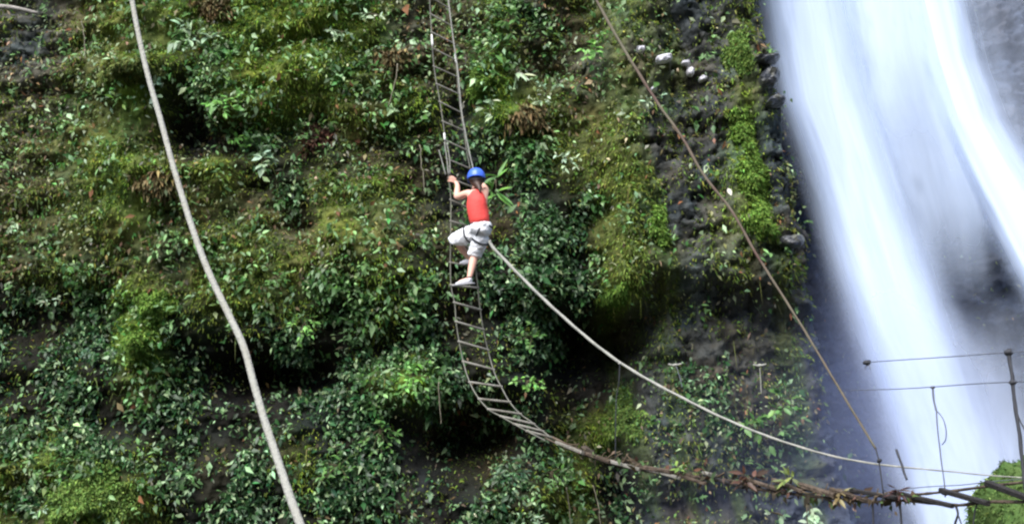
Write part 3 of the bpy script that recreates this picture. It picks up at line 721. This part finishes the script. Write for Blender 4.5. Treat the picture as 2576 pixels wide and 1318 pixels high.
MB().tube(smooth_path([P(u, v, yb(u)) for u, v in midw], 8), .0045, 6).build('handrail_wire', M['wire'], BR)
MB().tube(smooth_path([P(u, v, yb(u)) for u, v in [(2250, 1232), (2330, 1224), (2420, 1219), (2500, 1210), (2640, 1200)]], 8), .004, 6).build('handrail_wire', M['wire'], BR)
def hang(pts, r, m_, nm='hanger'):
    MB().tube(smooth_path([P(u, v, yb(u)) for u, v in pts], 6), r, 7, True, .7).build(nm, m_, BR)
hang([(2536, 884), (2544, 930), (2548, 962), (2552, 1010), (2560, 1060), (2568, 1120), (2574, 1180), (2582, 1240)], [.0155]*43, M['dark_rope'])
hang([(2548, 960), (2560, 1040), (2580, 1085)], .006, M['dark_rope'], 'loose_strand')
hang([(2346, 973), (2350, 1010), (2355, 1032)], .009, M['wire'])
hang([(2355, 1030), (2360, 1090), (2367, 1150), (2375, 1210), (2378, 1250)], .006, M['wire'])
hang([(2355, 1032), (2372, 1052), (2380, 1082), (2379, 1105), (2370, 1118)], .005, M['wire'], 'loose_strand')
hang([(2182, 911), (2176, 930)], .004, M['wire'], 'loose_strand')
hang([(2184, 911), (2190, 930)], .004, M['wire'], 'loose_strand')
hang([(2254, 1130), (2265, 1158), (2272, 1180), (2281, 1206)], .011, M['dark_rope'])
hang([(2203, 1128), (2208, 1146), (2212, 1164), (2222, 1240)], .007, M['dark_rope'])
hang([(1911, 918), (1913, 950), (1914, 970), (1915, 990)], .0045, M['grey_rope'])
hang([(1700, 917), (1706, 935), (1712, 955), (1716, 975)], .0042, M['wire'])
hang([(1559, 914), (1557, 960), (1550, 1010), (1548, 1160)], .006, M['dark_rope'])
for u, v, r, mm_ in [(2181, 912, .032, 'dark_rope'), (2537, 886, .035, 'dark_rope'), (2548, 962, .03, 'dark_rope'), (2346, 974, .018, 'wire'), (2378, 1238, .032, 'dark_rope'), (1911, 919, .022, 'grey_rope'), (1698, 918, .022, 'grey_rope'), (1559, 914, .016, 'grey_rope'), (2212, 1158, .022, 'dark_rope')]:
    MB().ball(P(u, v, yb(u)), r, 9, 6, .22, (1.3, 1, .8)).build('knot', M[mm_], BR)
for (u, v) in [(1911, 919), (1698, 918)]:
    hang([(u-16, v-2), (u, v), (u+16, v-3)], .010, M['grey_rope'], 'knot')
for pts, r in [([(2192, 1258), (2196, 1280), (2197, 1370)], .010), ([(2262, 1256), (2266, 1290), (2270, 1380)], .011), ([(2402, 1268), (2410, 1290), (2402, 1320), (2398, 1380)], .010), ([(2408, 1288), (2422, 1330), (2430, 1380)], .006), ([(2464, 1256), (2452, 1290), (2444, 1380)], .007), ([(1832, 1214), (1835, 1260), (1834, 1380)], .004)]:
    hang(pts, r, M['dark_rope'], 'drop_rope')

# dead twigs and leaves tangled in the bars
for k in range(46):
    u = random.uniform(1420, 2270); i = np.interp(u, [q[0] for q in deckB], [q[1] for q in deckB])-8
    c = P(u, i, yb(u)-.03); d = Vector((random.gauss(0, .8), random.gauss(0, .3), random.gauss(.1, .55))).normalized()*random.uniform(.08, .22)
    MB().tube(smooth_path([c-d*.4, c+Vector((random.gauss(0, .01), 0, random.gauss(0, .012))), c+d*.6], 3), random.uniform(.003, .008), 5).build('twig', M['twig'], BR)
n = 260; uu = rng.uniform(1420, 2300, n); pp = np.array([P(a, float(np.interp(a, [q[0] for q in deckB], [q[1] for q in deckB]))-8+b, yb(a)-.03+c_) for a, b, c_ in zip(uu, rng.normal(0, 12, n), rng.normal(0, .07, n))])
cc = var((.075, .055, .038), n, .5, .2); k = rng.random(n) < .3; cc[k] = var((.07, .11, .04), k.sum(), .4, .1); L = rng.gamma(4, .014, n)+.02
V, T, C = leaf_arrays(pp, -UP*.8+.8*rnd(n), OUT*.7+UP*.6+.6*rnd(n), L, L*.5, cc)
dl = np_mesh('dead_leaves', V-np.array(BR.location), T, C, M['moss'], BR)

# plants that settled on the bridge
G7 = 'plants growing on the old bridge'
leafy(0, 0, 'rust', 'rust-brown withered plant on the middle of the bridge', .12, 16, .16, .4, G7, at=P(1885, 1208, yb(1885)-.05), hang=-.1)
leafy(0, 0, 'yellow', 'yellow-green plant standing upright on the bridge', .12, 12, .15, .28, G7, at=P(1990, 1215, yb(1990)-.05), hang=-.6)
leafy(0, 0, 'pale', 'grey-green plant hanging under the middle of the bridge', .22, 18, .13, .5, G7, at=P(2030, 1260, yb(2030)-.05), hang=.9)
leafy(0, 0, 'tan', 'tan withered leaves caught on the bridge left of its dark bars', .12, 14, .12, .4, G7, at=P(2110, 1240, yb(2110)-.05), hang=.1)
leafy(0, 0, 'maroon', 'star-shaped dark red plant on the bridge in front of the waterfall', .07, 16, .13, .22, G7, at=P(2262, 1246, yb(2262)-.06), hang=-.1)
leafy(0, 0, 'olive', 'sparse olive plant on the bridge below the two pale knots', .16, 14, .12, .4, G7, at=P(1700, 1180, yb(1700)-.02), hang=-.3)
leafy(0, 0, 'pale', 'few pale leaves dangling under the bridge by the rust-brown plant', .16, 8, .10, .5, G7, at=P(1950, 1290, yb(1950)+.05), hang=.9)
# bright mossy boulder at the far right below the bridge
bc = P(2592, 1345, 11.6)
bm = bmesh.new(); bmesh.ops.create_icosphere(bm, subdivisions=5, radius=1)
for q in bm.verts:
    d = q.co.copy(); k = 1 + .34*float(fbm(np.array(d.x*1.9+3), np.array(d.z*1.6+d.y*1.3), 4)) + .05*float(fbm(np.array(d.x*7), np.array(d.z*7+d.y*5), 3))
    q.co = Vector((d.x*.48*k, d.y*.48*k, d.z*.69*k))
me = bpy.data.meshes.new('mossy_boulder'); bm.to_mesh(me); bm.free(); me.polygons.foreach_set('use_smooth', [True]*len(me.polygons))
me.materials.append(mat('boulder_moss', (.085, .135, .038), .85, .2, .35, 3, .8, 16, second=(.045, .09, .022)))
bo = bpy.data.objects.new('mossy_boulder', me); bo.location = bc; col.objects.link(bo)
tag(bo, 'bright lime-green mossy boulder behind the bridge bars in the bottom right corner', 'boulder')
d = norm(rnd(7000)); kk = np.array([q.co for q in me.vertices]); 
ii = rng.integers(0, len(kk), 7000); q0 = kk[ii]; dd = norm(q0)
V, T, C = blade_arrays(q0 - dd*.01, dd + .6*rnd(7000) + np.array([0, 0, -.3]), rnd(7000), rng.uniform(.02, .075, 7000), rng.uniform(.008, .018, 7000), var((.10, .165, .045), 7000, .4, .15)*(1+.6*fbm(q0[:, 0]*5, q0[:, 2]*5, 3))[:, None], .35)
np_mesh('moss', V, T, C, M['moss'], bo)

# ------------------------------------------------------------------ the climber
YP = 16.0
def J(u, v, dy=0.): return P(u, v, YP+dy)
def skin(name, chains, material, parent, root=0, sub=2):
    """one continuous surface over joints: chains of (point, rx, ry); points closer than 1 mm are the same joint"""
    vs = []; rs = []; es = []
    def idx(p, r):
        for i, q in enumerate(vs):
            if (q-p).length < .001: return i
        vs.append(p); rs.append(r); return len(vs)-1
    for ch in chains:
        last = None
        for (p, r) in ch:
            i = idx(p, r)
            if last is not None and last != i: es.append((last, i))
            last = i
    org = parent.location if parent.parent is None else parent.parent.location
    me = bpy.data.meshes.new(name); me.from_pydata([tuple(q-org) for q in vs], es, []); me.update()
    o = bpy.data.objects.new(name, me); col.objects.link(o); o.parent = parent
    md = o.modifiers.new('skin', 'SKIN'); md.use_smooth_shade = True; md.branch_smoothing = .6
    sv = me.skin_vertices[0].data
    for i, r in enumerate(rs):
        sv[i].radius = (r, r) if not isinstance(r, tuple) else r
        sv[i].use_root = (i == root)
    o.modifiers.new('sub', 'SUBSURF').levels = sub; o.modifiers['sub'].render_levels = sub
    me.materials.append(material)
    return o
PE = empty('person', J(1205, 720)); tag(PE, 'climber in blue helmet, red tank top and white shorts going up the rope ladder', 'person')
pel = J(1208, 574); sp1 = J(1205, 545, .0); ch = J(1199, 508, .02); nb = J(1201, 474, .05); hd = J(1199, 452, .09); ht = J(1198, 438, .10)
ls = J(1178, 485, .02); le = J(1149, 497, .16); lw = J(1151, 467, .30); lh = J(1146, 456, .33)
rs_ = J(1219, 488, .08); re = J(1222, 476, .34); rw = J(1200, 452, .46); rh = J(1190, 446, .48)
lhip = J(1199, 582, .05); lk = J(1147, 604, .26); la = J(1183, 654, .42); lt = J(1163, 661, .52)
rhip = J(1216, 584, .02); rk = J(1194, 640, .16); ra = J(1180, 702, .06); rt = J(1152, 713, .14)
skin('body', [
    [(pel, (.115, .09)), (sp1, (.115, .09)), (ch, (.145, .105)), (nb, .055), (hd, (.078, .085)), (ht, (.08, .09))],
    [(ch, (.145, .105)), (ls, .066), (ls.lerp(le, .5), .054), (le, .046), (le.lerp(lw, .4), .046), (lw, .033), (lh, (.036, .024))],
    [(ch, (.145, .105)), (rs_, .066), (rs_.lerp(re, .5), .054), (re, .046), (re.lerp(rw, .4), .046), (rw, .033), (rh, (.036, .024))],
    [(pel, (.115, .09)), (lhip, .085), (lhip.lerp(lk, .5), .08), (lk, .057), (lk.lerp(la, .35), .058), (la, .036), (lt, (.042, .028))],
    [(pel, (.115, .09)), (rhip, .085), (rhip.lerp(rk, .5), .08), (rk, .056), (rk.lerp(ra, .35), .058), (ra, .034), (rt, (.042, .028))]], M['skin'], PE)
# fingers closed round the ladder ropes, thumbs on the other side
def hand(h, w_, tgt, sgn):
    ax = Vector((.12, 0, 1)).normalized()
    fwd = (tgt-w_).normalized()
    for k, ln in enumerate((.068, .078, .074, .058)):
        b = h + ax*(.030-.019*k) + Vector((.012*sgn, -.006, 0)); t = tgt + ax*(.030-.019*k)
        mid = b.lerp(t, .6) + Vector((-.012*sgn, -.020, .002)); tip = t + Vector((-.018*sgn, .012, -.004)); en = t + Vector((.004*sgn, .022, -.006))
        skin('finger', [[(b, .0095), (mid, .0095), (tip, .0085), (en, .0072)]], M['skin'], PE, 0, 1)
    skin('thumb', [[(h + Vector((.01*sgn, -.012, .02)), .0115), (h.lerp(tgt, .5) + Vector((.012*sgn, .018, .045)), .011), (tgt + Vector((.010*sgn, .022, .05)), .009)]], M['skin'], PE, 0, 1)
hand(lh, lw, on(Lp, 450, YL), 1); hand(rh, rw, on(Rp, 444, YL+.18), 1)
# face side of the head: nose, eyes, mouth, ears (turned to the cliff)
fc = hd + Vector((-.035, .075, .0))
MB().ball(fc + Vector((-.012, .016, -.005)), .016, 8, 6, 0, (.8, 1.1, 1.3)).build('nose', M['skin'], PE)
for s in (-1, 1): MB().ball(fc + Vector((.032*s+.01, .000, .022)), .009, 8, 6).build('eye', M['face'], PE)
MB().ball(fc + Vector((-.002, .006, -.038)), .018, 8, 6, 0, (1.2, .4, .3)).build('mouth', M['tank'], PE)
for s in (-1, 1): MB().ball(hd + Vector((.080*s, .01, .0)), .024, 8, 6, 0, (.4, .8, 1.2)).build('ear', M['skin'], PE)
# tank top: racer back
skin('tank_top', [
    [(J(1209, 574), (.195, .155)), (J(1205, 548), (.188, .146)), (J(1199, 516, .02), (.214, .152)), (J(1199, 498, .03), (.184, .130)), (J(1201, 485, .045), (.100, .085)), (J(1201, 478, .05), (.065, .06))]], M['tank'], PE)
# shorts: seat and two knee-length legs
wl = J(1204, 562, .0); wr2 = J(1216, 563, .0)
sh = skin('shorts', [
    [(J(1210, 557, .0), (.178, .158)), (J(1210, 567, .0), (.190, .165)), (J(1209, 584, .02), (.172, .165)), (J(1208, 593, .03), (.10, .11))],
    [(lhip, (.120, .125)), (lhip.lerp(lk, .35), (.132, .132)), (lhip.lerp(lk, .75), (.118, .118)), (lk + Vector((-.025, .01, .0)), (.108, .108)), (lk + Vector((-.03, .03, -.03)), (.09, .09))],
    [(rhip, (.120, .125)), (rhip.lerp(rk, .45), (.118, .122)), (rhip.lerp(rk, .8), (.110, .112)), (rk + Vector((0, 0, .0)), (.108, .108)), (rk.lerp(ra, .16), (.106, .106))]], M['shorts'], PE)
for k in (4, 9): sh.data.skin_vertices[0].data[k].use_root = True
rm_ = sh.modifiers.new('fuse', 'REMESH'); rm_.mode = 'VOXEL'; rm_.voxel_size = .012; rm_.use_smooth_shade = True
sm_ = sh.modifiers.new('relax', 'SMOOTH'); sm_.factor = .6; sm_.iterations = 6
for o in PE.children:
    if o.name.split('.')[0] in ('tank_top', 'shorts'):
        tx = bpy.data.textures.new('folds', 'CLOUDS'); tx.noise_scale = .07
        dm = o.modifiers.new('folds', 'DISPLACE'); dm.texture = tx; dm.strength = .035; dm.texture_coords = 'LOCAL'
# helmet: a deep shell with a rim
bm = bmesh.new(); bmesh.ops.create_uvsphere(bm, u_segments=28, v_segments=18, radius=1)
bmesh.ops.delete(bm, geom=[q for q in bm.verts if q.co.z < -.42], context='VERTS')
for q in bm.verts:
    f = 1.0 + (.06 if q.co.z < -.25 else 0) + .03*math.cos(8*math.atan2(q.co.y, q.co.x))*max(0, q.co.z)
    q.co = Vector((q.co.x*.124*f, q.co.y*.140*f, q.co.z*.126))
me = bpy.data.meshes.new('helmet'); bm.to_mesh(me); bm.free(); me.materials.append(M['helmet']); me.polygons.foreach_set('use_smooth', [True]*len(me.polygons))
he = bpy.data.objects.new('helmet', me); he.parent = PE; he.location = J(1198, 446, .085) - PE.location; he.rotation_euler = (R(-14), R(4), 0); col.objects.link(he)
sm = he.modifiers.new('thick', 'SOLIDIFY'); sm.thickness = .008
b = MB(); c0 = J(1198, 448, .09); b.tube([c0 + Vector((math.cos(a)*.126, math.sin(a)*.141, -.02+.02*math.sin(a))) for a in np.linspace(0, 2*math.pi, 29)], .008, 6, False); rm = b.build('helmet_rim', M['black'], he); rm.parent = he
rm.data.transform(Matrix.Translation(-(PE.location + he.location))); rm.data.transform(he.rotation_euler.to_matrix().to_4x4().inverted())
# hair: a ponytail down the neck
skin('hair', [[(J(1198, 444, .08), (.112, .118)), (J(1199, 456, .07), (.112, .115)), (J(1200, 464, .01), .06), (J(1205, 470, -.06), .034), (J(1207, 478, -.085), .022), (J(1208, 486, -.095), .009)]], M['hair'], PE)
# waist roll of the top, harness belt and leg loops
def ring(name, c, ax, rx, ry, r, m_, tilt=0.):
    ax = Vector(ax).normalized(); x = ax.orthogonal().normalized() if abs(ax.x) > .9 else (Vector((1, 0, 0)) - ax*ax.x).normalized(); y = ax.cross(x)
    MB().tube([Vector(c) + x*(math.cos(a)*rx) + y*(math.sin(a)*ry) for a in np.linspace(0, 2*math.pi, 33)], r, 6, False).build(name, m_, PE)
ring('harness_belt', J(1210, 569), (.25, 0, 1), .152, .136, .013, M['black'])
ring('leg_loop', lhip.lerp(lk, .34), lk-lhip, .122, .122, .012, M['black'])
ring('leg_loop', rhip.lerp(rk, .38), rk-rhip, .117, .120, .012, M['black'])
MB().tube(smooth_path([J(1208, 572, -.135), J(1202, 584, -.145), J(1198, 594, -.12)], 5), .012, 6).build('harness_strap', M['black'], PE)
skin('top_hem', [[(J(1191, 557, -.10), .014), (J(1200, 552, -.135), .020), (J(1211, 552, -.135), .018), (J(1218, 556, -.11), .010)]], M['tape'], PE)
# shoes
for heel, ankle, toe in ((J(1186, 713, .04), ra, J(1142, 717, .18)), (J(1186, 662, .38), la, J(1155, 665, .54))):
    up = Vector((0, 0, 1))
    s = skin('shoe', [[(heel+up*.035, (.040, .042)), (ankle.lerp(heel, .55)+up*.012, (.044, .046)), (heel.lerp(toe, .55)+up*.022, (.042, .034)), (heel.lerp(toe, .9)+up*.008, (.036, .022))]], M['shoe'], PE)
    dirv = (toe-heel).normalized()
    MB().bar(heel - dirv*.035 + up*.0, toe + dirv*.01 - up*.008, .078, .022, bev=.45).build('sole', M['sole'], PE)
    skin('sock', [[(ankle + up*.035, .040), (ankle + up*.012, .042)]], M['black'], PE)
